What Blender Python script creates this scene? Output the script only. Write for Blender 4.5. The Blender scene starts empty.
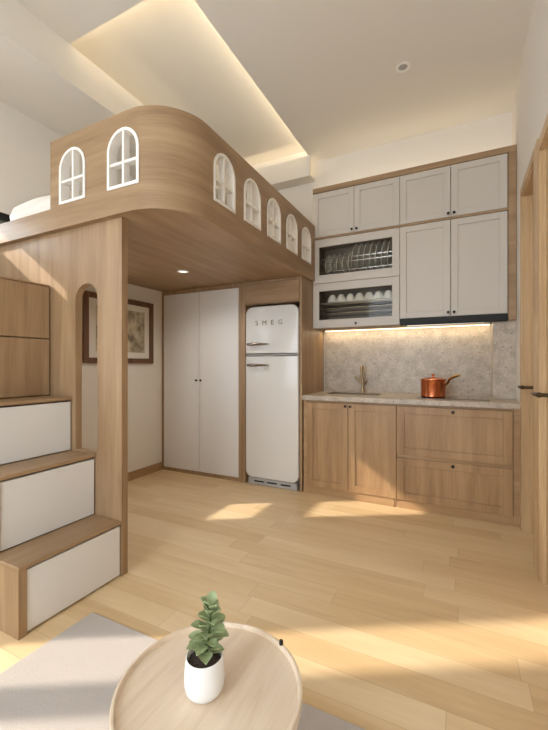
import bpy, bmesh, math, random
from mathutils import Vector, Matrix
from math import pi, sin, cos, radians as R
random.seed(7)
SC = bpy.context.scene
COL = SC.collection

# ------------------------------------------------------------------ camera
cam = bpy.data.cameras.new('camera')
cam.sensor_fit = 'HORIZONTAL'
cam.sensor_width = 36.0
cam.lens = 36.0 * 376.5 / 548.0
cam.clip_start = 0.05
camo = bpy.data.objects.new('camera', cam)
COL.objects.link(camo)
camo.location = (0, 0, 1.15)
camo.rotation_euler = (R(90), 0, R(26.5))
SC.camera = camo

# ------------------------------------------------------------------ view, world, sun, lights
SC.view_settings.view_transform = 'Standard'
SC.view_settings.look = 'None'
SC.view_settings.gamma = 1.0
SC.view_settings.use_curve_mapping = False
SC.view_settings.exposure = -0.2
SC.cycles.max_bounces = 10
SC.cycles.diffuse_bounces = 6
SC.cycles.sample_clamp_indirect = 6.0

world = bpy.data.worlds.new('sky')
SC.world = world
world.use_nodes = True
bg = world.node_tree.nodes['Background']
bg.inputs['Color'].default_value = (0.80, 0.90, 1.0, 1)
bg.inputs['Strength'].default_value = 8.6

SUN = Vector((0.86, 0.50, -0.605)).normalized()
sl = bpy.data.lights.new('sun', 'SUN')
sl.energy = 6.0
sl.angle = R(1.2)
sl.color = (1.0, 0.90, 0.76)
so = bpy.data.objects.new('sun', sl)
COL.objects.link(so)
so.rotation_euler = SUN.to_track_quat('-Z', 'Y').to_euler()


def area(name, loc, direction, sx, sy, energy, color, portal=False, spread=180):
    l = bpy.data.lights.new(name, 'AREA')
    l.shape = 'RECTANGLE'
    l.size, l.size_y = sx, sy
    l.energy = energy
    l.color = color
    l.spread = R(spread)
    o = bpy.data.objects.new(name, l)
    COL.objects.link(o)
    o.location = loc
    d = Vector(direction)
    o.rotation_euler = d.to_track_quat('-Z', 'Y' if abs(d.z) < .9 else 'X').to_euler() if abs(d.z) < .9 else \
        ((0, 0, 0) if d.z < 0 else (pi, 0, 0))
    if portal:
        l.cycles.is_portal = True
    return o


WARM = (1.0, 0.84, 0.60)
# room numbers
XL, XR, YR, YB, ZC, ZT = -2.96, 0.38, -2.0, 3.76, 3.30, 3.44
area('rear_window_portal', (-1.15, YR - .02, 1.6), (0, 1, 0), 1.7, 2.6, 1, (1, 1, 1), True)
# LED strips in the coves (hidden on top of the dropped ceiling, the ledges, the cabinets)
area('cove_led_side', (-1.27, 2.6, ZC + .055), (-.75, 0, .6), 2.1, .05, 8, WARM)
area('cove_led_near', (-1.85, 1.51, ZC + .055), (0, .75, .6), .95, .05, 4.5, WARM)
area('cove_led_ledge', (-2.66, 1.6, 3.12), (0, 0, 1), .05, 3.6, 4, WARM)
area('cove_led_back', (-1.88, 3.70, 3.13), (0, 0, 1), .9, .04, .8, WARM)
area('cove_led_cabinet', (-.45, 3.66, 2.87), (0, 0, 1), 1.6, .04, 1.6, WARM)
area('under_cabinet_led', (-.53, 3.69, 1.490), (0, 0, -1), 1.48, .03, 2.6, (1.0, .80, .52))


# ------------------------------------------------------------------ materials
def new_mat(name):
    m = bpy.data.materials.new(name)
    m.use_nodes = True
    nt = m.node_tree
    return m, nt, nt.nodes['Principled BSDF'], nt.nodes.new, nt.links.new


def sRGB(r, g, b):
    f = lambda c: (c / 255 / 12.92) if c / 255 <= .04045 else ((c / 255 + .055) / 1.055) ** 2.4
    return (f(r), f(g), f(b), 1)


def plain(name, col, rough=.5, metal=0, bump=0, bscale=200, coat=0, var=0.0):
    m, nt, p, N, L = new_mat(name)
    p.inputs['Base Color'].default_value = col
    p.inputs['Roughness'].default_value = rough
    p.inputs['Metallic'].default_value = metal
    p.inputs['Coat Weight'].default_value = coat
    tc = N('ShaderNodeTexCoord')
    nz = N('ShaderNodeTexNoise')
    nz.inputs['Scale'].default_value = bscale
    nz.inputs['Detail'].default_value = 4
    L(tc.outputs['Object'], nz.inputs['Vector'])
    if bump:
        b = N('ShaderNodeBump')
        b.inputs['Strength'].default_value = bump
        b.inputs['Distance'].default_value = .002
        L(nz.outputs['Fac'], b.inputs['Height'])
        L(b.outputs['Normal'], p.inputs['Normal'])
    if var:
        mx = N('ShaderNodeMix'); mx.data_type = 'RGBA'
        mx.inputs[6].default_value = tuple(c * (1 - var) for c in col[:3]) + (1,)
        mx.inputs[7].default_value = tuple(min(1, c * (1 + var)) for c in col[:3]) + (1,)
        L(nz.outputs['Fac'], mx.inputs[0])
        L(mx.outputs[2], p.inputs['Base Color'])
    return m


def wood(name, dark, mid, light, axis='z', rough=.42, sc=1.0):
    m, nt, p, N, L = new_mat(name)
    tc = N('ShaderNodeTexCoord')
    ks = {'x': (0,), 'y': (1,), 'z': (2,), 'h': (0, 1)}[axis]
    def noise(along, across, detail, dist=0):
        mp = N('ShaderNodeMapping')
        s = [across * sc] * 3
        for k in ks: s[k] = along * sc
        mp.inputs['Scale'].default_value = s
        L(tc.outputs['Object'], mp.inputs['Vector'])
        nz = N('ShaderNodeTexNoise')
        nz.inputs['Scale'].default_value = 1
        nz.inputs['Detail'].default_value = detail
        nz.inputs['Roughness'].default_value = .62
        nz.inputs['Distortion'].default_value = dist
        L(mp.outputs[0], nz.inputs['Vector'])
        return nz
    a = noise(.9, 11, 5, .6)
    b = noise(4, 150, 3)
    add = N('ShaderNodeMath'); add.operation = 'MULTIPLY_ADD'
    add.inputs[1].default_value = .30
    L(b.outputs['Fac'], add.inputs[0])
    mul = N('ShaderNodeMath'); mul.operation = 'MULTIPLY_ADD'
    mul.inputs[1].default_value = 1.0
    mul.inputs[2].default_value = -.15
    L(a.outputs['Fac'], mul.inputs[0])
    L(mul.outputs[0], add.inputs[2])
    cr = N('ShaderNodeValToRGB')
    e = cr.color_ramp.elements
    e[0].position = .30; e[0].color = dark
    e[1].position = .72; e[1].color = light
    x = e.new(.50); x.color = mid
    L(add.outputs[0], cr.inputs[0])
    L(cr.outputs[0], p.inputs['Base Color'])
    p.inputs['Roughness'].default_value = rough
    bp = N('ShaderNodeBump')
    bp.inputs['Strength'].default_value = .06
    bp.inputs['Distance'].default_value = .001
    L(b.outputs['Fac'], bp.inputs['Height'])
    L(bp.outputs[0], p.inputs['Normal'])
    return m


def floor_mat():
    m, nt, p, N, L = new_mat('maple_plank_floor')
    tc = N('ShaderNodeTexCoord')
    sep = N('ShaderNodeSeparateXYZ')
    L(tc.outputs['Object'], sep.inputs[0])
    def math(op, a, b=None, c=None):
        n = N('ShaderNodeMath'); n.operation = op
        for i, v in enumerate((a, b, c)):
            if v is None: continue
            if isinstance(v, (int, float)): n.inputs[i].default_value = v
            else: L(v, n.inputs[i])
        return n.outputs[0]
    yr = math('DIVIDE', sep.outputs['Y'], .125)
    row = math('FLOOR', yr)
    wn = N('ShaderNodeTexWhiteNoise'); wn.noise_dimensions = '1D'
    L(row, wn.inputs['W'])
    xs = math('ADD', math('DIVIDE', sep.outputs['X'], 1.15), math('MULTIPLY', wn.outputs['Value'], 7.3))
    pid = math('FLOOR', xs)
    cmb = N('ShaderNodeCombineXYZ')
    L(row, cmb.inputs[0]); L(pid, cmb.inputs[1])
    w2 = N('ShaderNodeTexWhiteNoise'); w2.noise_dimensions = '2D'
    L(cmb.outputs[0], w2.inputs['Vector'])
    # grain, offset per plank
    mp = N('ShaderNodeMapping'); mp.inputs['Scale'].default_value = (1.6, 14, 1)
    L(tc.outputs['Object'], mp.inputs['Vector'])
    off = N('ShaderNodeVectorMath'); off.operation = 'MULTIPLY_ADD'
    L(w2.outputs['Color'], off.inputs[0]); off.inputs[1].default_value = (40, 40, 40)
    L(mp.outputs[0], off.inputs[2])
    nz = N('ShaderNodeTexNoise'); nz.inputs['Scale'].default_value = 1; nz.inputs['Detail'].default_value = 6
    nz.inputs['Distortion'].default_value = .8; nz.inputs['Roughness'].default_value = .6
    L(off.outputs[0], nz.inputs['Vector'])
    t = math('ADD', math('MULTIPLY', w2.outputs['Value'], .36), math('MULTIPLY', nz.outputs['Fac'], .74))
    cr = N('ShaderNodeValToRGB')
    e = cr.color_ramp.elements
    e[0].position = .18; e[0].color = FL[0]
    e[1].position = .85; e[1].color = FL[2]
    x = e.new(.48); x.color = FL[1]
    L(t, cr.inputs[0])
    # seams
    fy = math('FRACT', yr); fx = math('FRACT', xs)
    sy = math('LESS_THAN', math('MINIMUM', fy, math('SUBTRACT', 1.0, fy)), .008)
    sx = math('LESS_THAN', math('MINIMUM', fx, math('SUBTRACT', 1.0, fx)), .0010)
    seam = math('MULTIPLY', math('MAXIMUM', sy, sx), .30)
    # knots
    vo = N('ShaderNodeTexVoronoi'); vo.inputs['Scale'].default_value = 1.0
    mk = N('ShaderNodeMapping'); mk.inputs['Scale'].default_value = (.9, 2.6, 1)
    L(tc.outputs['Object'], mk.inputs['Vector']); L(mk.outputs[0], vo.inputs['Vector'])
    kn = N('ShaderNodeMapRange'); kn.inputs['From Min'].default_value = .015; kn.inputs['From Max'].default_value = .06
    kn.inputs['To Min'].default_value = .55; kn.inputs['To Max'].default_value = 0
    L(vo.outputs['Distance'], kn.inputs['Value'])
    mx = N('ShaderNodeMix'); mx.data_type = 'RGBA'
    L(math('MAXIMUM', seam, kn.outputs[0]), mx.inputs[0])
    L(cr.outputs[0], mx.inputs[6]); mx.inputs[7].default_value = sRGB(105, 70, 40)
    L(mx.outputs[2], p.inputs['Base Color'])
    p.inputs['Roughness'].default_value = .33
    p.inputs['Specular IOR Level'].default_value = .4
    return m


def stone_mat():
    m, nt, p, N, L = new_mat('terrazzo_stone')
    tc = N('ShaderNodeTexCoord')
    n1 = N('ShaderNodeTexNoise'); n1.inputs['Scale'].default_value = 14; n1.inputs['Detail'].default_value = 6
    L(tc.outputs['Object'], n1.inputs['Vector'])
    cr = N('ShaderNodeValToRGB'); e = cr.color_ramp.elements
    e[0].position = .35; e[0].color = sRGB(172, 158, 141); e[1].position = .65; e[1].color = sRGB(196, 183, 166)
    L(n1.outputs['Fac'], cr.inputs[0])
    cur = cr.outputs[0]
    for sc, th, col in ((60, .15, sRGB(160, 146, 130)), (36, .12, sRGB(212, 204, 192)), (22, .09, sRGB(138, 122, 106))):
        v = N('ShaderNodeTexVoronoi'); v.inputs['Scale'].default_value = sc
        mp = N('ShaderNodeMapping'); mp.inputs['Location'].default_value = (sc, 0, sc * 2)
        L(tc.outputs['Object'], mp.inputs[0]); L(mp.outputs[0], v.inputs['Vector'])
        mr = N('ShaderNodeMapRange'); mr.inputs['From Min'].default_value = th; mr.inputs['From Max'].default_value = th * 2.2
        mr.inputs['To Min'].default_value = .75; mr.inputs['To Max'].default_value = 0
        L(v.outputs['Distance'], mr.inputs['Value'])
        mx = N('ShaderNodeMix'); mx.data_type = 'RGBA'
        L(mr.outputs[0], mx.inputs[0]); L(cur, mx.inputs[6]); mx.inputs[7].default_value = col
        cur = mx.outputs[2]
    L(cur, p.inputs['Base Color'])
    p.inputs['Roughness'].default_value = .35
    return m


def ribbed(name, col):
    m, nt, p, N, L = new_mat(name)
    tc = N('ShaderNodeTexCoord')
    w = N('ShaderNodeTexWave'); w.wave_type = 'BANDS'; w.bands_direction = 'Y'
    w.inputs['Scale'].default_value = 28; w.inputs['Distortion'].default_value = .4
    L(tc.outputs['Object'], w.inputs['Vector'])
    mx = N('ShaderNodeMix'); mx.data_type = 'RGBA'
    mx.inputs[6].default_value = tuple(c * .975 for c in col[:3]) + (1,); mx.inputs[7].default_value = col
    L(w.outputs['Fac'], mx.inputs[0]); L(mx.outputs[2], p.inputs['Base Color'])
    p.inputs['Roughness'].default_value = .5
    return m


def emit(name, col, strength):
    m, nt, p, N, L = new_mat(name)
    p.inputs['Base Color'].default_value = col
    p.inputs['Emission Color'].default_value = col
    p.inputs['Emission Strength'].default_value = strength
    return m


def glass_mat(name, rough=0.0, tint=(1, 1, 1, 1)):
    m, nt, p, N, L = new_mat(name)
    out = nt.nodes['Material Output']
    tr = N('ShaderNodeBsdfTransparent'); tr.inputs[0].default_value = tint
    gl = N('ShaderNodeBsdfGlossy'); gl.inputs['Roughness'].default_value = .05
    fr = N('ShaderNodeFresnel'); fr.inputs[0].default_value = 1.22
    mx = N('ShaderNodeMixShader')
    L(fr.outputs[0], mx.inputs[0]); L(tr.outputs[0], mx.inputs[1]); L(gl.outputs[0], mx.inputs[2])
    L(mx.outputs[0], out.inputs['Surface'])
    return m


FL = (sRGB(204, 171, 127), sRGB(222, 193, 149), sRGB(235, 212, 174))
OAK = (sRGB(138, 110, 80), sRGB(156, 127, 95), sRGB(172, 144, 111))
OAKL = (sRGB(148, 115, 80), sRGB(167, 133, 95), sRGB(183, 151, 112))
M = {}
for ax in 'xyzh':
    M['oak_' + ax] = wood('oak_veneer_' + ax, *OAK, axis=ax)
    M['base_' + ax] = wood('kitchen_oak_' + ax, *OAKL, axis=ax)
M['table'] = wood('pale_table_oak', sRGB(214, 192, 166), sRGB(228, 208, 184), sRGB(237, 220, 199), axis='y', sc=1.6)
M['door'] = wood('door_oak', sRGB(176, 144, 104), sRGB(194, 163, 122), sRGB(206, 178, 138), axis='z')
M['walnut'] = wood('walnut', sRGB(78, 50, 32), sRGB(104, 70, 46), sRGB(122, 86, 58), axis='z')
M['base_board'] = wood('oak_skirting', *OAKL, axis='y')
M['floor'] = floor_mat()
M['stone'] = stone_mat()
M['wall'] = plain('warm_white_paint', sRGB(228, 222, 213), .85, bump=.05, bscale=90)
M['ceil'] = plain('ceiling_paint', sRGB(226, 221, 212), .9, bump=.03, bscale=90)
M['greige'] = plain('greige_lacquer', sRGB(200, 193, 184), .45)
M['white_lac'] = plain('off_white_lacquer', sRGB(222, 220, 217), .45)
M['ribbed'] = ribbed('ribbed_white_laminate', sRGB(224, 223, 221))
M['white'] = plain('white_paint', sRGB(240, 236, 230), .4)
M['fridge'] = plain('cream_enamel', sRGB(220, 218, 214), .28, coat=.2)
M['chrome'] = plain('chrome', sRGB(200, 196, 190), .18, 1)
M['dark_chrome'] = plain('aged_chrome', sRGB(150, 138, 126), .25, 1)
M['black'] = plain('black_metal', sRGB(28, 26, 25), .4, .3)
M['bronze'] = plain('dark_bronze', sRGB(88, 76, 60), .35, .9)
M['black_glass'] = plain('black_glass', sRGB(12, 12, 12), .6, coat=0)
M['hob'] = plain('ceramic_hob', sRGB(92, 80, 68), .12, coat=.5)
M['copper'] = plain('copper', sRGB(214, 128, 88), .22, 1)
M['brass'] = plain('brass', sRGB(196, 160, 100), .28, 1)
M['tap'] = plain('dull_brass', sRGB(172, 154, 126), .3, 1)
M['sink'] = plain('sink_steel', sRGB(128, 112, 94), .38, 1)
M['steel'] = plain('brushed_steel', sRGB(176, 164, 148), .32, 1)
M['grey'] = plain('grey_plastic', sRGB(170, 168, 166), .5)
M['interior'] = plain('dark_cabinet_interior', sRGB(150, 137, 123), .6)
M['china'] = plain('cream_china', sRGB(246, 240, 228), .2, coat=.3)
M['glass'] = glass_mat('clear_glass', tint=(.95, .95, .94, 1))
M['linen'] = plain('white_linen', sRGB(236, 230, 220), .9, bump=.3, bscale=40)
M['mat_board'] = plain('mat_board', sRGB(226, 220, 210), .9)
M['rug'] = plain('grey_rug', sRGB(186, 178, 172), .95, bump=.8, bscale=260, var=.10)
M['pot'] = plain('white_ceramic', sRGB(240, 240, 240), .3, coat=.2)
M['soil'] = plain('dark_soil', sRGB(62, 48, 42), .95, bump=1, bscale=150, var=.4)
M['leaf'] = plain('green_leaf', sRGB(160, 174, 130), .45, bscale=60, var=.22)
M['stem'] = plain('green_stem', sRGB(92, 108, 62), .6)
M['lamp'] = emit('lamp_glow', (1, .97, .9, 1), 2.2)
M['led'] = emit('led_glow', (1.0, .84, .6, 1), 3.0)
M['sash'] = plain('grey_sash', sRGB(104, 102, 92), .5)


def art_mat():
    m, nt, p, N, L = new_mat('sepia_sketch')
    tc = N('ShaderNodeTexCoord')
    n1 = N('ShaderNodeTexNoise'); n1.inputs['Scale'].default_value = 9; n1.inputs['Detail'].default_value = 8
    n1.inputs['Roughness'].default_value = .7
    L(tc.outputs['Object'], n1.inputs['Vector'])
    cr = N('ShaderNodeValToRGB'); e = cr.color_ramp.elements
    e[0].position = .36; e[0].color = sRGB(112, 100, 82); e[1].position = .58; e[1].color = sRGB(196, 184, 160)
    L(n1.outputs['Fac'], cr.inputs[0]); L(cr.outputs[0], p.inputs['Base Color'])
    p.inputs['Roughness'].default_value = .8
    return m
M['art'] = art_mat()


# ------------------------------------------------------------------ mesh helpers
class MB:
    def __init__(self): self.bm = bmesh.new()

    def box(self, x0, x1, y0, y1, z0, z1, bev=0.0, seg=1):
        b = bmesh.new()
        bmesh.ops.create_cube(b, size=1)
        for v in b.verts:
            v.co = Vector(((x0 + x1) / 2 + v.co.x * (x1 - x0), (y0 + y1) / 2 + v.co.y * (y1 - y0), (z0 + z1) / 2 + v.co.z * (z1 - z0)))
        if bev:
            bmesh.ops.bevel(b, geom=b.edges[:], offset=bev, segments=seg, affect='EDGES', profile=.5)
        return self.merge(b)

    def merge(self, b, mtx=None):
        if mtx is not None: b.transform(mtx)
        me = bpy.data.meshes.new('tmp')
        b.to_mesh(me); b.free()
        self.bm.from_mesh(me)
        bpy.data.meshes.remove(me)
        return self

    def lathe(self, prof, seg=32, mtx=None):
        b = bmesh.new()
        rings = []
        for r, z in prof:
            if r < 1e-5: rings.append([b.verts.new((0, 0, z))])
            else: rings.append([b.verts.new((r * cos(2 * pi * i / seg), r * sin(2 * pi * i / seg), z)) for i in range(seg)])
        for A, B in zip(rings, rings[1:]):
            for i in range(seg):
                j = (i + 1) % seg
                if len(A) == 1 and len(B) > 1: b.faces.new((A[0], B[j], B[i]))
                elif len(B) == 1 and len(A) > 1: b.faces.new((A[i], A[j], B[0]))
                elif len(A) > 1: b.faces.new((A[i], A[j], B[j], B[i]))
        bmesh.ops.recalc_face_normals(b, faces=b.faces[:])
        return self.merge(b, mtx)

    def tube(self, pts, r, seg=8, closed=False):
        b = bmesh.new()
        pts = [Vector(p) for p in pts]
        n = len(pts)
        rs = r if isinstance(r, (list, tuple)) else [r] * n
        rings = []
        up = None
        for i, p in enumerate(pts):
            if closed: t = (pts[(i + 1) % n] - pts[i - 1])
            else: t = pts[min(i + 1, n - 1)] - pts[max(i - 1, 0)]
            t.normalize()
            if up is None: up = t.orthogonal().normalized()
            up = (up - t * up.dot(t)).normalized()
            s = t.cross(up)
            rings.append([b.verts.new(p + (up * cos(2 * pi * k / seg) + s * sin(2 * pi * k / seg)) * rs[i]) for k in range(seg)])
        for a in range(n if closed else n - 1):
            A, B = rings[a], rings[(a + 1) % n]
            for k in range(seg):
                b.faces.new((A[k], A[(k + 1) % seg], B[(k + 1) % seg], B[k]))
        if not closed:
            b.faces.new(rings[0][::-1]); b.faces.new(rings[-1])
        bmesh.ops.recalc_face_normals(b, faces=b.faces[:])
        return self.merge(b)

    def prism(self, poly, y0, y1, mtx=None, bev=0.0, seg=1):
        """poly in (x, z), extruded from y0 to y1"""
        b = bmesh.new()
        A = [b.verts.new((x, y0, z)) for x, z in poly]
        B = [b.verts.new((x, y1, z)) for x, z in poly]
        n = len(poly)
        f0 = b.faces.new(A); b.faces.new(B[::-1])
        for i in range(n): b.faces.new((A[i], B[i], B[(i + 1) % n], A[(i + 1) % n]))
        bmesh.ops.recalc_face_normals(b, faces=b.faces[:])
        if bev:
            bmesh.ops.bevel(b, geom=list(f0.edges), offset=bev, segments=seg, affect='EDGES', profile=.5)
        return self.merge(b, mtx)

    def build(self, name, mat, parent=None, smooth=False, loc=None):
        me = bpy.data.meshes.new(name)
        if loc is not None: self.bm.transform(Matrix.Translation(-Vector(loc)))
        self.bm.to_mesh(me); self.bm.free()
        me.materials.append(mat)
        if smooth:
            for p in me.polygons: p.use_smooth = True
            try: me.set_sharp_from_angle(angle=R(40))
            except Exception: pass
        o = bpy.data.objects.new(name, me)
        COL.objects.link(o)
        if parent is not None: o.parent = parent
        if loc is not None and parent is None: o.location = loc
        return o


def thing(name, label, cat, loc, group=None):
    o = bpy.data.objects.new(name, None)
    COL.objects.link(o)
    o.empty_display_size = .05
    o.location = loc
    tag(o, label, cat, group)
    return o


def tag(o, label, cat, group=None):
    o['label'] = label; o['category'] = cat
    if group: o['group'] = group
    return o


def struct(o):
    o['kind'] = 'structure'
    return o


def part(mb, name, mat, root, smooth=False, label=None):
    """parts are laid out in room coordinates and moved into the thing's own"""
    base = root
    while base.parent is not None: base = base.parent
    o = mb.build(name, mat, root, smooth, loc=base.location)
    if label: o['label'] = label
    return o


def dup(root, loc, label, group):
    r = root.copy(); COL.objects.link(r); r.location = loc
    r['label'] = label; r['group'] = group
    for ch in list(root.children):
        c = ch.copy(); COL.objects.link(c); c.parent = r
        for g in list(ch.children):
            d = g.copy(); COL.objects.link(d); d.parent = c
    return r


def arch_pts(uL, uR, zb, zt, n=12):
    """open arch outline from lower left round to lower right"""
    r = (uR - uL) / 2; uc = (uL + uR) / 2; zs = zt - r
    return [(uL, zb), (uL, zs)] + [(uc - r * cos(pi * i / n), zs + r * sin(pi * i / n)) for i in range(1, n)] + [(uR, zs), (uR, zb)]


def arched_panel(us, holes, z0, z1, zb, zt, f, thick):
    """panel in (u, z) with arched holes; f(u, off) -> (x, y); us = extra breaks"""
    b = bmesh.new()
    zs = zt - (holes[0][1] - holes[0][0]) / 2 if holes else None
    vd = {}
    def V(u, z, s):
        k = (round(u, 5), round(z, 5), s)
        if k not in vd:
            x, y = f(u, thick if s else 0)
            vd[k] = b.verts.new((x, y, z))
        return vd[k]
    def Q(p):
        b.faces.new([V(u, z, 0) for u, z in p])
        b.faces.new([V(u, z, 1) for u, z in p][::-1])
    hs = {round(h[0], 5): h for h in holes}
    br = sorted(set([round(u, 5) for u in us] + [round(h[0], 5) for h in holes] + [round(h[1], 5) for h in holes]))
    br = [u for u in br if not any(h[0] + 1e-4 < u < h[1] - 1e-4 for h in holes)]
    rows = [z0, zb, zs, z1]
    for u0, u1 in zip(br, br[1:]):
        if u0 in hs:
            u1h = u1
            Q([(u0, z0), (u1h, z0), (u1h, zb), (u0, zb)])
            ap = arch_pts(u0, u1h, zb, zt)
            arc = ap[1:-1]
            for (a, za), (c, zc) in zip(arc, arc[1:]):
                Q([(a, za), (c, zc), (c, z1), (a, z1)])
        else:
            for za, zc in zip(rows, rows[1:]):
                Q([(u0, za), (u1, za), (u1, zc), (u0, zc)])
    eds = [e for e in b.edges if len(e.link_faces) == 1]
    # bridge open boundary edges front/back
    inv = {v: k for k, v in vd.items()}
    for e in eds:
        k1, k2 = inv[e.verts[0]], inv[e.verts[1]]
        if k1[2] == 0 and k2[2] == 0:
            try: b.faces.new((e.verts[0], e.verts[1], vd[(k2[0], k2[1], 1)], vd[(k1[0], k1[1], 1)]))
            except ValueError: pass
    bmesh.ops.recalc_face_normals(b, faces=b.faces[:])
    return b


def ring_prism(outer, inner, f, o0, o1):
    """frame between two open/closed outlines (same length) in (u, z)"""
    b = bmesh.new()
    n = len(outer)
    mk = lambda P, o: [b.verts.new((*f(u, o), z)) for u, z in P]
    A, B, C, D = mk(outer, o0), mk(inner, o0), mk(outer, o1), mk(inner, o1)
    for i in range(n):
        j = (i + 1) % n
        b.faces.new((A[i], A[j], B[j], B[i])); b.faces.new((C[i], D[i], D[j], C[j]))
        b.faces.new((A[i], C[i], C[j], A[j])); b.faces.new((B[i], B[j], D[j], D[i]))
    bmesh.ops.recalc_face_normals(b, faces=b.faces[:])
    return b


def fbox(mb, f, u0, u1, o0, o1, z0, z1):
    """box in (u, off, z) space of a straight wall"""
    b = bmesh.new()
    vs = [b.verts.new((*f(u, o), z)) for z in (z0, z1) for u, o in ((u0, o0), (u1, o0), (u1, o1), (u0, o1))]
    for q in ((0, 1, 2, 3), (4, 7, 6, 5), (0, 4, 5, 1), (1, 5, 6, 2), (2, 6, 7, 3), (3, 7, 4, 0)):
        b.faces.new([vs[i] for i in q])
    bmesh.ops.recalc_face_normals(b, faces=b.faces[:])
    mb.merge(b)


# ------------------------------------------------------------------ room shell
WT = .08
struct(MB().box(XL - .3, XR + .6, YR - .3, YB + .3, -.1, 0).build('floor', M['floor']))
mb = MB()
# wall_left with openings: living-end sun windows, loft window, and an unseen one added for sun patches
def wall_x(mb, x0, x1, ya, yb, za, zb, holes):
    """slab in a x = const wall, cut by rectangular holes (y0, y1, z0, z1), sorted by y and not overlapping in y"""
    y = ya
    for (h0, h1, z0, z1) in holes:
        if h0 > y: mb.box(x0, x1, y, h0, za, zb)
        if z0 > za: mb.box(x0, x1, h0, h1, za, z0)
        if z1 < zb: mb.box(x0, x1, h0, h1, z1, zb)
        y = h1
    if y < yb: mb.box(x0, x1, y, yb, za, zb)
LW = [(-1.20, -.26, .90, 1.62), (-.17, .15, .90, 2.62), (.92, 1.505, 2.03, 2.25), (1.505, 1.90, .88, 1.95)]
wall_x(mb, XL - WT, XL, YR - WT, 1.505, 0, 3.7, LW[:3])
mb.box(XL - WT, XL, 1.505, 1.90, 0, LW[3][2]); mb.box(XL - WT, XL, 1.505, 1.90, 1.14, 1.34); mb.box(XL - WT, XL, 1.505, 1.90, 1.95, 2.085)
mb.box(XL - WT, XL, 1.69, 1.90, 2.085, 2.25); mb.box(XL - WT, XL, 1.505, 1.90, 2.25, 3.7); mb.box(XL - WT, XL, 1.90, YB + WT, 0, 3.7)
struct(mb.build('wall_left', M['wall']))
mb = MB()
DR = [(1.50, 2.43, 0, 2.30), (2.60, 3.11, 0, 2.33)]
wall_x(mb, XR, XR + WT, YR - WT, YB + WT, 0, 3.7, DR)
struct(mb.build('wall_right', M['wall']))
struct(MB().box(XL - WT, XR + WT, YB, YB + WT, 0, 3.7).build('wall_back', M['wall']))
mb = MB()
RW = (-2.0, -.30, .30, 2.90)
mb.box(XL - WT, RW[0], YR - WT, YR, 0, 3.7); mb.box(RW[1], XR + WT, YR - WT, YR, 0, 3.7)
mb.box(RW[0], RW[1], YR - WT, YR, 0, RW[2]); mb.box(RW[0], RW[1], YR - WT, YR, RW[3], 3.7)
struct(mb.build('wall_rear', M['wall']))

# ceiling: dropped panels round a lit recess, raised ceiling above
XE, YE, XLED, YLED = -1.41, 1.646, -2.35, 3.61
mb = MB()
mb.box(XE, XR + WT, YR - WT, YB + WT, ZC, ZC + .03)
mb.box(XLED, XE, YR - WT, YE, ZC, ZC + .03)
mb.box(XL - WT, XR + WT, YR - WT, YB + WT, ZT, ZT + .1)
struct(mb.build('ceiling', M['ceil']))
mb = MB()
mb.box(XL, XLED, YR, YB, 3.045, 3.075); mb.box(XLED - .03, XLED, YR, YB, 3.075, ZC)
struct(mb.build('trim_1', M['ceil']))
mb = MB()
mb.box(XLED, XE + .02, YLED, YB, 3.09, 3.11); mb.box(XLED, XE + .02, YLED, YLED + .02, 3.11, ZC)
struct(mb.build('trim_2', M['ceil']))
# stone splashback and boxed-in corner
struct(MB().box(-1.278, .225, YB - .014, YB, .88, 1.56).build('trim_3', M['stone']))
struct(MB().box(.225, XR - .001, 3.49, YB, .88, 1.50).build('trim_4', M['stone']))
struct(MB().box(XL, XL + .014, 1.51, 3.155, 0, .085, .003).build('baseboard_left', M['base_board']))

# windows
def window_x(name, y0, y1, z0, z1, mull, mat, w=.03):
    root = bpy.data.objects.new(name, None); COL.objects.link(root); root.location = (XL, (y0 + y1) / 2, z0); struct(root)
    m = MB(); xa, xb = XL - .06, XL - .03
    m.box(xa, xb, y0, y0 + w, z0, z1); m.box(xa, xb, y1 - w, y1, z0, z1)
    m.box(xa, xb, y0 + w, y1 - w, z0, z0 + w); m.box(xa, xb, y0 + w, y1 - w, z1 - w, z1)
    for y in mull: m.box(xa, xb, y - w / 2, y + w / 2, z0 + w, z1 - w)
    part(m, 'window_frame', mat, root)
    return root
window_x('window_1', *LW[0], (-.95, -.6), M['white'])
window_x('window_2', *LW[1], (), M['white'], .02)
w = window_x('window_3', .92, 1.69, 2.03, 2.25, (1.43,), M['black'], .022)
m = MB(); m.box(XL - .029, XL - .006, 1.44, 1.688, 2.195, 2.248); part(m, 'blind_box', M['black'], w)
part(MB().box(XL - .022, XL - .016, 1.45, 1.685, 2.145, 2.195), 'blind', M['sash'], w)
root = bpy.data.objects.new('window_4', None); COL.objects.link(root); root.location = (RW[0], YR, RW[2]); struct(root)
m = MB()
for x in (RW[0], (RW[0] + RW[1]) / 2 - .025, RW[1] - .05): m.box(x, x + .05, YR - .1, YR - .05, RW[2], RW[3])
for z in (RW[2], RW[3] - .05): m.box(RW[0] + .05, RW[1] - .05, YR - .099, YR - .051, z, z + .05)
part(m, 'window_frame', M['white'], root)

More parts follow.
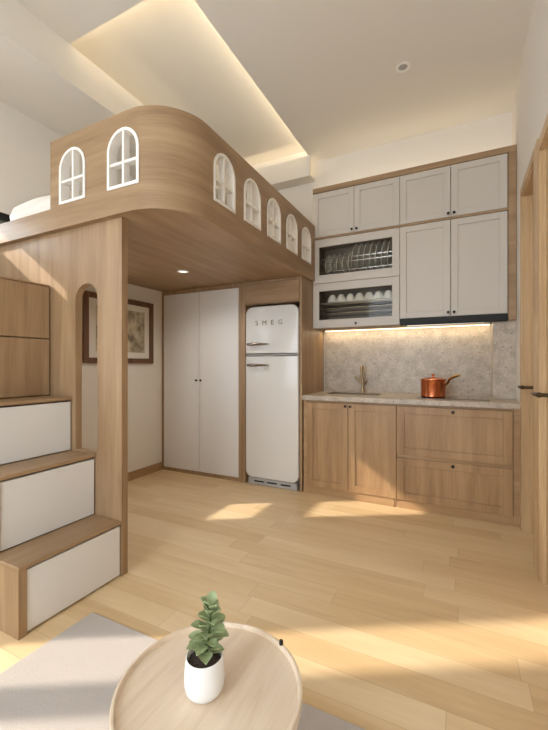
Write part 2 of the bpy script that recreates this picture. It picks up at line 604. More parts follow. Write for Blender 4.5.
# doors in the right wall
def door_x(name, y0, y1, z1, xface, hy, hz, lever_dy, stem, cn=.055):
    root = bpy.data.objects.new(name, None); COL.objects.link(root); root.location = (XR, (y0 + y1) / 2, 0); struct(root)
    m = MB(); c = .055; p = .012
    m.box(XR - p, XR, y1 - .004, y1 + c - .012, 0, z1 + c, .002); m.box(XR - p, XR, y0 - cn, y0 + .004, 0, z1 + c, .002)
    m.box(XR - p, XR, y0 + .004, y1 - .004, z1 - .004, z1 + c, .002)
    # lining
    m.box(XR - .004, XR + .15, y1 - .018, y1 - .001, 0, z1 - .001); m.box(XR - .004, XR + .15, y0 + .001, y0 + .018, 0, z1 - .001)
    m.box(XR - .004, XR + .15, y0 + .018, y1 - .018, z1 - .018, z1 - .001)
    # stop bead
    m.box(xface - .014, xface - .001, y1 - .031, y1 - .018, 0, z1 - .018)
    part(m, 'door_frame', M['door'], root)
    lf = MB().box(xface, xface + .04, y0 + .02, y1 - .02, .006, z1 - .02, .002)
    leaf = part(lf, 'door_panel', M['door'], root)
    h = MB()
    h.lathe([(0, 0), (.026, 0), (.026, .007), (.022, .010), (.010, .010), (.009, stem), (0, stem)], 20,
            Matrix.Translation((xface, hy, hz)) @ Matrix.Rotation(-pi / 2, 4, 'Y'))
    xs = xface - stem
    h.tube([(xs + .004, hy - .004, hz), (xs, hy + lever_dy * .15, hz), (xs - .006, hy + lever_dy * .6, hz), (xs - .010, hy + lever_dy, hz + .002)],
           [.014, .013, .011, .006], 10)
    part(h, 'door_handle', M['bronze'], leaf, True)
    return root
door_x('door_1', 2.60, 3.11, 2.33, XR + .055, 3.00, 1.00, .075, .075, .120)
door_x('door_2', 1.50, 2.43, 2.30, XR + .018, 2.275, 1.00, .11, .055)

# ------------------------------------------------------------------ loft platform with arched guard rail
XS, YF, RC, UX = -1.268, 1.425, .29, -2.212
ZD0, ZD1, ZG = 1.958, 2.085, 2.49
def outline(off):
    pts = [(UX, YF + off)]
    n = 14
    for k in range(n + 1):
        a = pi / 2 * k / n
        r = RC - off
        pts.append((XS - RC + r * sin(a), YF + RC - r * cos(a)))
    return pts
loft = thing('loft_platform', 'raised oak loft platform with rounded corner and white arched rail openings above the storage stairs', 'loft bed', (-2.1, 2.4, 0))
poly = [(XL + .002, YF + .02)] + outline(.02) + [(XS - .02, 3.425), (-1.2915, 3.425), (-1.2915, YB - .003), (XL + .002, YB - .003)]
b = bmesh.new()
A = [b.verts.new((x, y, ZD0)) for x, y in poly]; B = [b.verts.new((x, y, ZD1)) for x, y in poly]
b.faces.new(A[::-1]); b.faces.new(B)
for i in range(len(poly)): b.faces.new((A[i], A[(i + 1) % len(poly)], B[(i + 1) % len(poly)], B[i]))
bmesh.ops.recalc_face_normals(b, faces=b.faces[:])
part(MB().merge(b), 'deck', M['oak_y'], loft)
P0 = [(XL + .002, YF)] + outline(0) + [(XS, 3.425)]; P1 = [(XL + .002, YF + .02)] + outline(.02) + [(XS - .02, 3.425)]
b = bmesh.new()
V4 = [[b.verts.new((x, y, z)) for x, y in P] for P, z in ((P0, ZD0 - .001), (P0, ZD1), (P1, ZD1), (P1, ZD0 - .001))]
n = len(P0)
for q in range(4):
    for i in range(n - 1): b.faces.new((V4[q][i], V4[q][i + 1], V4[(q + 1) % 4][i + 1], V4[(q + 1) % 4][i]))
for i in (0, n - 1): b.faces.new([V4[q][i] for q in range(4)])
bmesh.ops.recalc_face_normals(b, faces=b.faces[:])
part(MB().merge(b), 'fascia', M['oak_h'], loft, True)
# guard rail: u runs along the outer face from the free end, round the corner, to the kitchen
U1 = (XS - RC) - UX                     # straight front
U2 = U1 + RC * pi / 2
UE = U2 + (3.425 - (YF + RC))
TH = .045
def rail(u, off):
    if u <= U1: return (UX + u, YF + off)
    if u >= U2: return (XS - off, YF + RC + (u - U2))
    a = (u - U1) / RC
    return (XS - RC + (RC - off) * sin(a), YF + RC - (RC - off) * cos(a))
HW = .228
ZB, ZTOP = 2.062, 2.405
hol = [(.086, .086 + HW), (.492, .492 + HW)]
for y0 in (1.770, 2.103, 2.432, 2.765, 3.093): hol.append((U2 + y0 - (YF + RC), U2 + y0 - (YF + RC) + HW))
ZB += .03
us = [0, U1, UE] + [U1 + RC * pi / 2 * k / 14 for k in range(15)] + [U2]
part(MB().merge(arched_panel(us, hol, ZD1, ZG, ZB, ZTOP, rail, TH)), 'guard_rail', M['oak_h'], loft, True)
for (u0, u1) in hol:
    fw = .017
    out = arch_pts(u0 + .001, u1 - .001, ZB + .001, ZTOP - .001)
    inn = arch_pts(u0 + fw, u1 - fw, ZB + fw, ZTOP - fw)
    m = MB().merge(ring_prism(out, inn, rail, -.005, TH + .004))
    uc = (u0 + u1) / 2
    wf = part(m, 'arch_frame', M['white'], loft)
    m = MB()
    zm = ZB + .135
    fbox(m, rail, uc - .007, uc + .007, .002, TH - .004, ZB + fw, ZTOP - fw + .0005)
    fbox(m, rail, u0 + fw, u1 - fw, .0025, TH - .0045, zm - .007, zm + .007)
    part(m, 'glazing_bar', M['white'], wf)
# support panel with a tall arched opening over the second tread
PY0, PY1 = 1.463, 1.504
pf = lambda u, off: (u, PY0 + off)
pm = MB().merge(arched_panel([XL + .002, -1.655], [(-2.036, -1.847)], 0, ZD0 - .001, .655, 1.622, pf, PY1 - PY0))
part(pm, 'support_panel', M['oak_z'], loft, label='upright oak panel with a narrow arched opening')

# ------------------------------------------------------------------ storage stairs
st = thing('storage_staircase', 'oak storage stairs with white drawer fronts climbing to the loft', 'stairs', (-2.1, 1.2, 0))
YS0, YS1 = .930, 1.459
XST = [-1.655, -1.858, -2.063, -2.268]
ZST = [.303, .646, .962]
side = [(XST[0], 0), (XST[0], ZST[0]), (XST[1], ZST[0]), (XST[1], ZST[1]), (XST[2], ZST[1]), (XST[2], ZST[2]), (XST[3], ZST[2]), (XST[3], 1.632), (XL + .004, 1.632), (XL + .004, 0)]
m = MB()
ins = [(XST[0], 0), (XST[0], ZST[0] - .018), (XST[1], ZST[0] - .018), (XST[1], ZST[1] - .018), (XST[2], ZST[1] - .018), (XST[2], ZST[2] - .018), (XST[3], ZST[2] - .018), (XST[3], 1.61), (XL + .004, 1.61), (XL + .004, 0)]
m.prism(ins, YS0, YS0 + .036)
m.prism([(x if i > 7 else x - .06, z) for i, (x, z) in enumerate(ins)], YS0 + .036, YS1)
part(m, 'carcass', M['oak_z'], st)
for i in range(3):
    xb = XST[i + 1]
    t = MB().box(xb - .01, XST[i] + .0015, YS0 - .001, YS1, ZST[i] - .018, ZST[i], .0025)
    part(t, 'tread', M['oak_y'], st)
    zlo = .010 if i == 0 else ZST[i - 1] + .004
    d = MB().box(XST[i] - .022, XST[i] - .006, YS0 + .038, YS1 - .003, zlo, ZST[i] - .028, .002)
    part(d, 'drawer', M['ribbed'], st, label='white ribbed drawer front')
for z0, z1 in ((.967, 1.306), (1.312, 1.628)):
    part(MB().box(XST[3] - .02, XST[3] + .002, YS0 + .004, YS1 - .003, z0, z1, .003), 'cupboard_front', M['oak_z'], st)
part(MB().box(XL + .004, XST[3] + .004, YS0, YS1 - .002, 1.630, 1.640, .002), 'top_board', M['oak_y'], st)

# ------------------------------------------------------------------ bed things on the loft
mt = thing('mattress', 'white mattress lying on the loft platform behind the arched rail', 'mattress', (-2.1, 2.3, ZD1))
part(MB().box(-2.90, -1.36, 1.70, 3.40, ZD1 + .001, ZD1 + .075, .03, 3), 'mattress_body', M['linen'], mt, True)
def pillow(name, label, c, sx, sy, sz, rx, rz):
    b = bmesh.new()
    n = 14
    g = []
    for s in (1, -1):
        rows = []
        for i in range(n + 1):
            row = []
            for j in range(n + 1):
                a, d = -1 + 2 * i / n, -1 + 2 * j / n
                h = ((1 - a ** 8) * (1 - d ** 6)) ** .5
                h *= 1 + .10 * sin(5 * a + 3 * d) + .06 * sin(9 * d - 4 * a)
                row.append(b.verts.new((a * sx / 2 * (1 - .06 * d * d), d * sy / 2 * (1 - .06 * a * a), s * h * sz / 2)))
            rows.append(row)
        for i in range(n):
            for j in range(n):
                b.faces.new((rows[i][j], rows[i + 1][j], rows[i + 1][j + 1], rows[i][j + 1]))
    bmesh.ops.remove_doubles(b, verts=b.verts[:], dist=1e-5)
    bmesh.ops.recalc_face_normals(b, faces=b.faces[:])
    b.transform(Matrix.Rotation(rz, 4, 'Z') @ Matrix.Rotation(rx, 4, 'X'))
    o = MB().merge(b).build(name, M['linen'], None, True)
    o.location = c
    return tag(o, label, 'pillow')
pillow('pillow', 'plump white pillow leaning at the open end of the loft rail', (-2.50, 1.585, 2.187), .72, .18, .11, R(76), R(2))

# ------------------------------------------------------------------ wardrobe
def shaker(m, x0, x1, z0, z1, yf, t=.02, fw=.055, rec=.007, bev=.0015):
    """door front in the plane y = yf facing -y, recessed centre panel"""
    m.box(x0, x0 + fw, yf, yf + t, z0, z1, bev); m.box(x1 - fw, x1, yf, yf + t, z0, z1, bev)
    m.box(x0 + fw, x1 - fw, yf, yf + t, z0, z0 + fw, bev); m.box(x0 + fw, x1 - fw, yf, yf + t, z1 - fw, z1, bev)
    m.box(x0 + fw, x1 - fw, yf + rec, yf + t, z0 + fw, z1 - fw)
def knob(root, x, z, yf, mat='black', r=.011):
    m = MB().lathe([(0, 0), (.005, 0), (.005, .012), (r, .014), (r, .022), (r * .8, .025), (0, .025)], 16,
                   Matrix.Translation((x, yf, z)) @ Matrix.Rotation(pi / 2, 4, 'X'))
    return part(m, 'knob', M[mat], root, True)
FY = 3.160
wd = thing('wardrobe', 'tall two door off-white wardrobe framed in oak under the loft', 'wardrobe', (-2.45, 3.45, 0))
m = MB()
m.box(XL + .004, -2.930, FY + .002, YB - .002, 0, 1.955); m.box(-1.962, -1.940, FY + .002, YB - .002, 0, 1.955)
m.box(-2.930, -1.962, FY + .002, YB - .002, 1.915, 1.955); m.box(-2.930, -1.962, FY + .006, YB - .002, 0, .036)
m.box(-2.930, -1.962, YB - .02, YB - .003, .036, 1.915)
part(m, 'carcass', M['oak_z'], wd)
for x0, x1, kx in ((-2.926, -2.449, -2.474), (-2.443, -1.966, -2.418)):
    m = MB(); shaker(m, x0, x1, .040, 1.911, FY, .02, .028, .004)
    d = part(m, 'door', M['white_lac'], wd)
    knob(d, kx, .99, FY)

# ------------------------------------------------------------------ fridge housing and fridge
fh = thing('fridge_housing', 'oak surround with top flap enclosing the retro fridge', 'cabinet', (-1.6, 3.45, 0))
m = MB()
m.box(-1.938, -1.888, FY, YB - .002, 0, 1.955, .001); m.box(-1.316, -1.292, FY, YB - .002, 0, 1.955, .001)
m.box(-1.888, -1.316, FY + .02, YB - .002, 1.732, 1.750); m.box(-1.888, -1.316, FY + .003, YB - .002, 1.935, 1.955)
m.box(-1.888, -1.306, YB - .02, YB - .003, 0, 1.732)
part(m, 'carcass', M['oak_z'], fh)
m = MB(); m.box(-1.884, -1.320, FY - .002, FY + .018, 1.740, 1.931, .0025)
part(m, 'flap_door', M['oak_x'], fh)

fr = thing('refrigerator', 'cream retro refrigerator with rounded corners and two chrome handles', 'fridge', (-1.595, 3.45, 0))
FX0, FX1 = -1.878, -1.324
def rrect(x0, x1, z0, z1, rt, rb, n=8):
    P = []
    for cx, cz, r, a0 in ((x1 - rb, z0 + rb, rb, -pi / 2), (x1 - rt, z1 - rt, rt, 0), (x0 + rt, z1 - rt, rt, pi / 2), (x0 + rb, z0 + rb, rb, pi)):
        if r < 1e-4: P.append((cx, cz)); continue
        for k in range(n + 1):
            a = a0 + pi / 2 * k / n
            P.append((cx + r * cos(a), cz + r * sin(a)))
    return P
yd = FY - .012
m = MB(); m.prism(rrect(FX0 + .004, FX1 - .004, .07, 1.705, .075, .06), FY + .05, YB - .04)
part(m, 'body', M['fridge'], fr, True)
m = MB(); m.prism(rrect(FX0, FX1, 1.2495, 1.708, .078, .004), yd, FY + .046, bev=.012, seg=3)
fd = part(m, 'freezer_door', M['fridge'], fr, True)
m = MB(); m.prism(rrect(FX0, FX1, .072, 1.2435, .004, .065), yd, FY + .046, bev=.012, seg=3)
ld = part(m, 'fridge_door', M['fridge'], fr, True)
m = MB(); m.box(FX0 + .02, FX1 - .02, FY + .01, FY + .046, 1.2437, 1.2493)
part(m, 'gasket', M['grey'], fr)
m = MB(); m.box(FX0 + .02, FX1 - .02, FY + .005, FY + .3, .002, .066, .004)
gr = part(m, 'plinth_grille', M['grey'], fr)
m = MB()
for k in range(3): m.box(FX0 + .09 + k * .14, FX0 + .19 + k * .14, FY + .001, FY + .008, .030, .042)
part(m, 'vent_slot', M['black'], gr)
for d, z in ((fd, 1.347), (ld, 1.148)):
    m = MB()
    m.tube([(-1.842, yd - .026, z), (-1.80, yd - .034, z), (-1.70, yd - .034, z), (-1.612, yd - .020, z)], [.012, .015, .012, .005], 12)
    m.tube([(-1.825, yd + .004, z), (-1.825, yd - .03, z)], .009, 10); m.tube([(-1.66, yd + .004, z), (-1.66, yd - .028, z)], .007, 10)
    part(m, 'handle', M['dark_chrome'], d, True)
for k, ch in enumerate('SMEG'):
    cu = bpy.data.curves.new('letter', 'FONT'); cu.body = ch; cu.size = .064; cu.extrude = .003; cu.align_x = 'CENTER'
    to = bpy.data.objects.new('letter', cu); COL.objects.link(to)
    bpy.context.view_layer.update()
    me = bpy.data.meshes.new_from_object(to.evaluated_get(bpy.context.evaluated_depsgraph_get()))
    b = bmesh.new(); b.from_mesh(me); bpy.data.meshes.remove(me)
    bpy.data.objects.remove(to); bpy.data.curves.remove(cu)
    m = MB().merge(b, Matrix.Translation((-1.755 + k * .084, yd - .002, 1.528)) @ Matrix.Rotation(pi / 2, 4, 'X'))
    part(m, 'letter', M['steel'], fd)

# ------------------------------------------------------------------ base units
BY = 3.150
def base_carcass(m, x0, x1, full_top):
    t = .018
    m.box(x0, x0 + t, BY + .022, YB - .016, 0, .838); m.box(x1 - t, x1, BY + .022, YB - .016, 0, .838)
    m.box(x0 + t, x1 - t, BY + .022, YB - .016, .07, .088); m.box(x0 + t, x1 - t, YB - .03, YB - .016, .088, .838)
    m.box(x0 + t, x1 - t, BY + .014, BY + .03, 0, .069)
    m.box(x0 + t, x1 - t, BY + .026, BY + .044, .80, .838)
    if full_top: m.box(x0 + t, x1 - t, BY + .016, BY + .044, .395, .450)
sk = thing('sink_cabinet', 'oak base cabinet with two shaker doors under the sink', 'cabinet', (-.87, 3.45, 0))
m = MB(); base_carcass(m, -1.277, -.472, False)
m.box(-1.277, -1.245, BY + .012, BY + .022, 0, .838)
part(m, 'carcass', M['base_x'], sk)
for x0, x1, kx in ((-1.243, -.869, -.889), (-.865, -.4725, -.845)):
    m = MB(); shaker(m, x0, x1, .072, .820, BY, .02, .058, .011, .002)
    d = part(m, 'door', M['base_z'], sk)
    knob(d, kx, .797, BY, r=.010)
du = thing('drawer_cabinet', 'oak base cabinet with two wide drawers under the hob', 'cabinet', (-.05, 3.45, 0))
m = MB(); base_carcass(m, -.470, .330, True)
m.box(.330, .3795, BY + .012, BY + .03, 0, .838)
part(m, 'carcass', M['base_x'], du)
for z0, z1, kz in ((.434, .820, .792), (.072, .408, .385)):
    m = MB(); shaker(m, -.4695, .326, z0, z1, BY, .02, .058, .011, .002)
    d = part(m, 'drawer', M['base_z'], du)
    knob(d, -.06, kz, BY, r=.012)

# countertop with a cut-out for the sink
SX0, SX1, SY0, SY1 = -1.15, -.66, 3.40, 3.63
ct = MB()
cx0, cx1, cy0, cy1 = -1.2785, .3785, 3.128, YB - .015
ct.box(cx0, SX0, cy0, cy1, .840, .8795); ct.box(SX1, .224, cy0, cy1, .840, .8795)
ct.box(.224, cx1, cy0, 3.489, .840, .8795)
ct.box(SX0, SX1, cy0, SY0, .840, .8795); ct.box(SX0, SX1, SY1, cy1, .840, .8795)
tag(ct.build('countertop', M['stone']), 'pale speckled stone worktop running along the oak base cabinets', 'worktop')
sn = thing('kitchen_sink', 'rectangular brushed steel sink let into the stone worktop', 'sink', ((SX0 + SX1) / 2, (SY0 + SY1) / 2, .70))
m = MB(); t = .004; g = .0015
m.box(SX0 + g, SX1 - g, SY0 + g, SY1 - g, .70, .70 + t)
m.box(SX0 + g, SX0 + g + t, SY0 + g, SY1 - g, .70 + t, .8805); m.box(SX1 - g - t, SX1 - g, SY0 + g, SY1 - g, .70 + t, .8805)
m.box(SX0 + g + t, SX1 - g - t, SY0 + g, SY0 + g + t, .70 + t, .8805); m.box(SX0 + g + t, SX1 - g - t, SY1 - g - t, SY1 - g, .70 + t, .8805)
part(m, 'bowl', M['sink'], sn)
part(MB().lathe([(0, 0), (.04, 0), (.04, .003), (.03, .004), (0, .004)], 20, Matrix.Translation((-.905, 3.53, .704))), 'drain', M['chrome'], sn, True)
fc = thing('faucet', 'slender dull brass kitchen faucet standing behind the sink', 'faucet', (-.868, 3.675, .8795))
x, y = -.868, 3.675
part(MB().lathe([(0, 0), (.024, 0), (.024, .006), (.016, .012), (.014, .05), (0, .05)], 20, Matrix.Translation((x, y, .880))), 'base', M['tap'], fc, True)
m = MB(); pts = [(x, y, .92), (x, y, 1.09)]
for k in range(1, 9):
    a = pi * k / 8; pts.append((x + .012 * k / 8, y - .05 + .05 * cos(a), 1.09 + .05 * sin(a)))
pts.append((x + .012, y - .10, 1.04))
m.tube(pts, .010, 10); part(m, 'spout', M['tap'], fc, True)
m = MB(); m.tube([(x - .008, y - .006, .965), (x - .04, y - .02, 1.005), (x - .062, y - .03, 1.04)], [.009, .009, .008], 8)
m.tube([(x + .02, y, .965), (x + .05, y - .01, 1.0)], [.009, .007], 8)
part(m, 'lever', M['tap'], fc, True)

hb = thing('induction_hob', 'dark glass hob flush on the worktop under the copper pot', 'hob', (-.06, 3.43, .8795))
part(MB().box(-.33, .19, 3.26, 3.62, .880, .8845, .001), 'glass_top', M['hob'], hb)
pt = thing('saucepan', 'shiny copper pot with lid and brass handle on the hob', 'pot', (-.214, 3.40, .885))
px_, py_ = -.214, 3.40
m = MB(); m.lathe([(0, 0), (.074, 0), (.080, .006), (.080, .112), (.084, .118), (.078, .118), (.076, .006), (0, .005)], 40, Matrix.Translation((px_, py_, .8852)))
part(m, 'body', M['copper'], pt, True)
m = MB(); m.lathe([(.083, .1185), (.083, .123), (.060, .131), (.02, .137), (0, .138), (0, .1185)], 40, Matrix.Translation((px_, py_, .8852)))
ld2 = part(m, 'lid', M['copper'], pt, True)
part(MB().lathe([(0, 0), (.006, 0), (.005, .008), (.012, .014), (.010, .022), (0, .024)], 16, Matrix.Translation((px_, py_, 1.0225))), 'lid_knob', M['copper'], ld2, True)
m = MB(); m.tube([(px_ + .074, py_ - .02, .965), (px_ + .095, py_ - .04, .985), (px_ + .105, py_ - .06, 1.012), (px_ + .135, py_ - .10, 1.030), (px_ + .165, py_ - .13, 1.040)], [.007, .008, .009, .010, .008], 10)
part(m, 'handle', M['brass'], pt, True)

pt.scale = (1.2, 1.2, 1.2)

# ------------------------------------------------------------------ wall units
UY = 3.430
UX0, UXM, UX1 = -1.290, -.484, .320
us_ = thing('cabinet_surround', 'oak cornice and side panel framing the greige wall cupboards', 'cabinet trim', (-.45, 3.6, 1.50))
m = MB()
m.box(UX0, XR - .003, UY - .004, YB - .002, 2.802, 2.850, .001); m.box(UX1 + .004, XR - .003, UY - .004, 3.489, 1.50, 2.801, .001)
m.box(UX1 + .004, XR - .003, 3.49, YB - .002, 1.501, 2.801)
m.box(UX0, UX1 + .003, UY - .001, YB - .002, 2.355, 2.372)
part(m, 'panel', M['oak_x'], us_)
def carc(m, x0, x1, z0, z1, yf=UY + .022):
    t = .016
    m.box(x0, x0 + t, yf, YB - .016, z0, z1); m.box(x1 - t, x1, yf, YB - .016, z0, z1)
    m.box(x0 + t, x1 - t, yf, YB - .016, z0, z0 + t); m.box(x0 + t, x1 - t, yf, YB - .016, z1 - t, z1)
    m.box(x0 + t, x1 - t, YB - .03, YB - .016, z0 + t, z1 - t)
def two_door(label, x0, x1, z0, z1, kz):
    root = thing('wall_cupboard', label, 'cupboard', ((x0 + x1) / 2, 3.6, z0))
    m = MB(); carc(m, x0, x1, z0, z1); part(m, 'carcass', M['greige'], root)
    xm = (x0 + x1) / 2
    for a, b_, kx in ((x0 + .001, xm - .002, xm - .018), (xm + .002, x1 - .001, xm + .026)):
        m = MB(); shaker(m, a, b_, z0 + .002, z1 - .002, UY, .02, .052, .010)
        d = part(m, 'door', M['greige'], root); knob(d, kx, kz, UY, r=.011)
two_door('short greige cupboard directly above the glass fronted dish cabinet', UX0, UXM - .001, 2.374, 2.800, 2.400)
two_door('short greige cupboard above the tall doors, in the top corner by the door', UXM + .001, UX1, 2.374, 2.800, 2.400)
two_door('tall greige double cupboard above the black range hood', UXM + .001, UX1, 1.552, 2.353, 1.585)
dc = thing('dish_cabinet', 'greige dish cabinet with two glass flaps showing plates and bowls', 'cabinet', ((UX0 + UXM) / 2, 3.6, 1.50))
m = MB(); carc(m, UX0, UXM - .001, 1.502, 2.353); m.box(UX0 + .016, UXM - .017, UY + .04, YB - .03, 1.924, 1.936)
part(m, 'carcass', M['interior'], dc)
for z0, z1 in ((1.932, 2.351), (1.504, 1.928)):
    m = MB(); x0, x1, fw, t = UX0 + .001, UXM - .002, .062, .02
    m.box(x0, x0 + fw, UY, UY + t, z0, z1, .0015); m.box(x1 - fw, x1, UY, UY + t, z0, z1, .0015)
    m.box(x0 + fw, x1 - fw, UY, UY + t, z0, z0 + fw + .015, .0015); m.box(x0 + fw, x1 - fw, UY, UY + t, z1 - fw - .01, z1, .0015)
    d = part(m, 'flap_door', M['greige'], dc)
    part(MB().box(x0 + fw, x1 - fw, UY + .008, UY + .012, z0 + fw + .015, z1 - fw - .01), 'glass_pane', M['glass'], d)
    if z0 < 1.6: knob(d, (x0 + x1) / 2 + .02, z0 + .03, UY, r=.010)

# dish racks and crockery inside
def rack(label, z, two):
    r = thing('dish_rack', label, 'rack', ((UX0 + UXM) / 2, 3.6, z))
    m = MB(); x0, x1, y0, y1 = UX0 + .05, UXM - .05, UY + .045, YB - .06
    w = .0035
    for zz in (z + .006, z + .085, z + .125) if two else (z + .006, z + .05, z + .09):
        m.tube([(x0, y0, zz), (x1, y0, zz), (x1, y1, zz), (x0, y1, zz)], w, 6, True)
    for xx in (x0, x1):
        for yy in (y0, y1): m.tube([(xx, yy, 1.9405 if two else 1.5185), (xx, yy, z + (.128 if two else .094))], w, 6)
    n = 26
    for k in range(1, n): m.tube([(x0 + (x1 - x0) * k / n, y0, z + .006), (x0 + (x1 - x0) * k / n, y1, z + .006)], .0015, 5)
    part(m, 'wire_frame', M['chrome'], r, True)
rack('chrome wire rack holding the upright plates behind the upper glass flap', 2.040, True)
rack('chrome wire rack holding the row of bowls behind the lower glass flap', 1.640, False)
def plate_mesh(name, rad, z):
    prof = [(0, 0), (rad * .55, 0), (rad * .62, .006), (rad, .018), (rad, .021), (rad * .6, .010), (rad * .5, .004), (0, .004)]
    m = MB().lathe(prof, 36, Matrix.Rotation(pi / 2 + R(8), 4, 'Y'))
    return m.build(name, M['china'], None, True)
ordn = ['first', 'second', 'third', 'fourth', 'fifth', 'sixth', 'seventh', 'eighth']
first = None
for k in range(5):
    if first is None: o = first = plate_mesh('small_plate', .090, 0)
    else: o = first.copy(); COL.objects.link(o)
    o.location = (-1.195 + k * .056, 3.565, 2.052 + .091)
    tag(o, 'small cream plate standing upright, %s from the fridge side of the upper rack' % ordn[k], 'plate', 'small plates in the upper rack')
first = None
for k in range(8):
    if first is None: o = first = plate_mesh('dinner_plate', .125, 0)
    else: o = first.copy(); COL.objects.link(o)
    o.location = (-.930 + k * .054, 3.575, 2.052 + .126)
    tag(o, 'large cream dinner plate standing upright, %s after the small plates in the upper rack' % ordn[k], 'plate', 'dinner plates in the upper rack')
first = None
for k in range(7):
    if first is None:
        m = MB().lathe([(0, 0), (.022, 0), (.024, .006), (.036, .022), (.046, .05), (.049, .072), (.046, .072), (.042, .05), (.032, .026), (.016, .011), (0, .010)], 28,
                       Matrix.Translation((0, 0, .074)) @ Matrix.Rotation(pi, 4, 'X'))
        o = first = m.build('bowl', M['china'], None, True)
    else: o = first.copy(); COL.objects.link(o)
    o.location = (-1.125 + k * .088, 3.53, 1.752)
    tag(o, 'cream bowl turned upside down, %s from the fridge side of the lower rack' % ordn[k], 'bowl', 'bowls in the lower rack')
# tray that carries the bowls
tr = MB().box(UX0 + .06, UXM - .06, UY + .05, YB - .07, 1.737, 1.750, .004)
tag(tr.build('drip_tray', M['steel']), 'pale drip tray under the row of upside down bowls', 'tray')

# range hood and under-cabinet light
hd = thing('range_hood', 'slim black range hood under the tall greige cupboards', 'range hood', (-.08, 3.58, 1.48))
part(MB().box(UXM + .002, UX1, UY - .012, 3.488, 1.494, 1.550, .003), 'front_bar', M['black_glass'], hd)
m = MB(); m.box(UXM + .002, .222, 3.489, YB - .017, 1.512, 1.550)
part(m, 'housing', M['black'], hd)
part(MB().box(UXM + .06, .16, UY + .0, 3.48, 1.484, 1.4935, .002), 'filter_tray', M['steel'], hd)
lp = MB().box(-1.262, .215, 3.722, 3.743, 1.494, 1.5005)
tag(lp.build('led_strip', M['led']), 'glowing warm light strip under the wall cupboards above the splashback', 'light')

# ------------------------------------------------------------------ picture on the left wall
pc = thing('framed_picture', 'walnut framed sepia sketch with white mat on the wall under the loft', 'picture', (XL, 2.6, 1.48))
y0, y1, z0, z1 = 2.190, 3.015, 1.166, 1.800
m = MB(); fw = .05; xa, xb = XL + .002, XL + .026
m.box(xa, xb, y0, y0 + fw, z0, z1, .002); m.box(xa, xb, y1 - fw, y1, z0, z1, .002)
m.box(xa, xb, y0 + fw, y1 - fw, z0, z0 + fw, .002); m.box(xa, xb, y0 + fw, y1 - fw, z1 - fw, z1, .002)
part(m, 'frame', M['walnut'], pc)
part(MB().box(xa, XL + .010, y0 + fw, y1 - fw, z0 + fw, z1 - fw), 'mat_board', M['mat_board'], pc)
part(MB().box(XL + .010, XL + .0115, 2.32, 2.90, 1.275, 1.69), 'artwork', M['art'], pc)

# ------------------------------------------------------------------ rug, table, plant
rug = MB().box(-1.525, .20, -.75, 1.182, .0005, .012, .004, 2)
tag(rug.build('rug', M['rug']), 'flat grey rug under the round coffee table', 'rug')
TX, TY, TZ, TR = -.577, .790, .330, .236
PEG = R(63)
tb = thing('coffee_table', 'round pale oak coffee table with a raised rim on the grey rug', 'table', (TX, TY, .012))
T = Matrix.Translation
m = MB().lathe([(0, TZ - .045), (TR - .02, TZ - .045), (TR - .003, TZ - .035), (TR, TZ - .02), (TR, TZ + .002), (TR - .002, TZ + .004), (TR - .007, TZ + .004), (TR - .009, TZ + .002), (TR - .012, TZ - .008), (0, TZ - .008)], 96, T((TX, TY, 0)))
part(m, 'tabletop', M['table'], tb, True)
for k in range(4):
    a = pi / 4 + k * pi / 2
    c, s = cos(a), sin(a)
    m = MB().tube([(TX + .125 * c, TY + .125 * s, TZ - .046), (TX + .165 * c, TY + .165 * s, .0165)], [.017, .011], 14)
    part(m, 'leg', M['table'], tb, True)
m = MB().lathe([(0, 0), (.006, 0), (.006, .010), (.004, .013), (0, .013)], 12, T((TX + (TR - .006) * cos(PEG), TY + (TR - .006) * sin(PEG), TZ + .003)))
part(m, 'rim_peg', M['black'], tb, True, label='tiny black peg on the far rim')

PX, PY, PZ = -.584, .776, TZ - .0078
pl = thing('potted_plant', 'green leafy plant in a white egg shaped pot on the coffee table', 'plant', (PX, PY, PZ))
m = MB().lathe([(0, 0), (.030, 0), (.040, .003), (.0465, .011), (.0500, .024), (.0510, .040), (.0500, .060), (.0480, .080), (.0462, .092), (.0442, .0935), (.043, .090), (.041, .075), (0, .075)], 48, T((PX, PY, PZ)))
part(m, 'pot', M['pot'], pl, True)
m = MB().lathe([(.0415, .0755), (.038, .084), (.02, .089), (0, .090)], 32, T((PX, PY, PZ)))
part(m, 'soil', M['soil'], pl, True)
top = Vector((PX + .012, PY + .01, PZ + .214))
base = Vector((PX - .004, PY + .002, PZ + .084))
def spine(t): return base.lerp(top, t) + Vector((sin(t * 3) * .006, 0, 0))
m = MB(); m.tube([spine(t / 8) for t in range(9)], [.0045 - .0003 * t for t in range(9)], 8)
part(m, 'stem', M['stem'], pl, True)
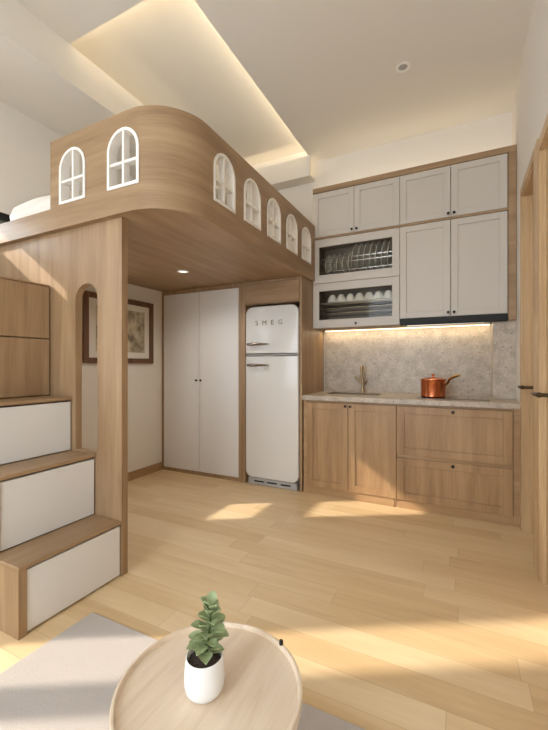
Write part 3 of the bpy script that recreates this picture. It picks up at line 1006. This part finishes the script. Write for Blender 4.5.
def leaf(mb, p, d, up, L, W):
    """thick spatulate leaf from p along d"""
    d = d.normalized(); s = d.cross(up).normalized(); n = s.cross(d).normalized()
    b = bmesh.new()
    N = 9
    prof = [0.10, .22, .45, .72, .92, 1.0, .93, .68, .12]
    ring = []
    for i in range(N):
        t = i / (N - 1)
        c = p + d * (L * t) + n * (L * (.18 * t - .30 * t * t))
        w = W / 2 * prof[i]
        ring.append([b.verts.new(c - s * w + n * w * .28), b.verts.new(c - s * w * .5 + n * w * .06), b.verts.new(c - n * .0007),
                     b.verts.new(c + s * w * .5 + n * w * .06), b.verts.new(c + s * w + n * w * .28), b.verts.new(c + s * w * .5 - n * .0022), b.verts.new(c - n * .003), b.verts.new(c - s * w * .5 - n * .0022)])
    for A, B in zip(ring, ring[1:]):
        for k in range(8): b.faces.new((A[k], A[(k + 1) % 8], B[(k + 1) % 8], B[k]))
    b.faces.new(ring[0][::-1]); b.faces.new(ring[-1])
    bmesh.ops.recalc_face_normals(b, faces=b.faces[:])
    mb.merge(b)
m = MB()
rnd = random.Random(5)
nl = 34
for k in range(nl):
    t = .05 + .92 * k / (nl - 1)
    az = k * 2.39996 + .6
    el = .25 + .95 * t ** 2 + rnd.uniform(-.15, .15)
    d = Vector((cos(az) * cos(el), sin(az) * cos(el), sin(el)))
    sz = (.047 if t < .7 else .040) * rnd.uniform(.85, 1.15)
    leaf(m, spine(t), d, Vector((0, 0, 1)) if el < 1.1 else Vector((cos(az + 1), sin(az + 1), .1)), sz, sz * .68)
part(m, 'foliage', M['leaf'], pl, True)

# ------------------------------------------------------------------ downlights
def downlight(label, x, y, z, r):
    root = thing('downlight', label, 'light', (x, y, z))
    part(MB().lathe([(r * .62, -.001), (r * .66, -.006), (r, -.005), (r, -.0005)], 32, T((x, y, z))), 'trim_ring', M['white'], root, True)
    return root
d = downlight('round recessed downlight in the ceiling above the kitchen', -.379, 2.846, ZC, .050)
part(MB().lathe([(.031, -.0015), (0, -.0015)], 24, T((-.379, 2.846, ZC))), 'lens', M['grey'], d, True)
d = downlight('round recessed downlight glowing in the underside of the loft', -2.149, 2.554, ZD0, .052)
part(MB().lathe([(.032, -.0015), (0, -.0015)], 24, T((-2.149, 2.554, ZD0))), 'lens', M['lamp'], d, True)
ll = bpy.data.lights.new('downlight_glow', 'SPOT')
ll.energy = 22; ll.spot_size = R(150); ll.spot_blend = .8; ll.shadow_soft_size = .04; ll.color = (1.0, .95, .88)
lo = bpy.data.objects.new('downlight_glow', ll); COL.objects.link(lo); lo.parent = d; lo.location = (0, 0, -.012)
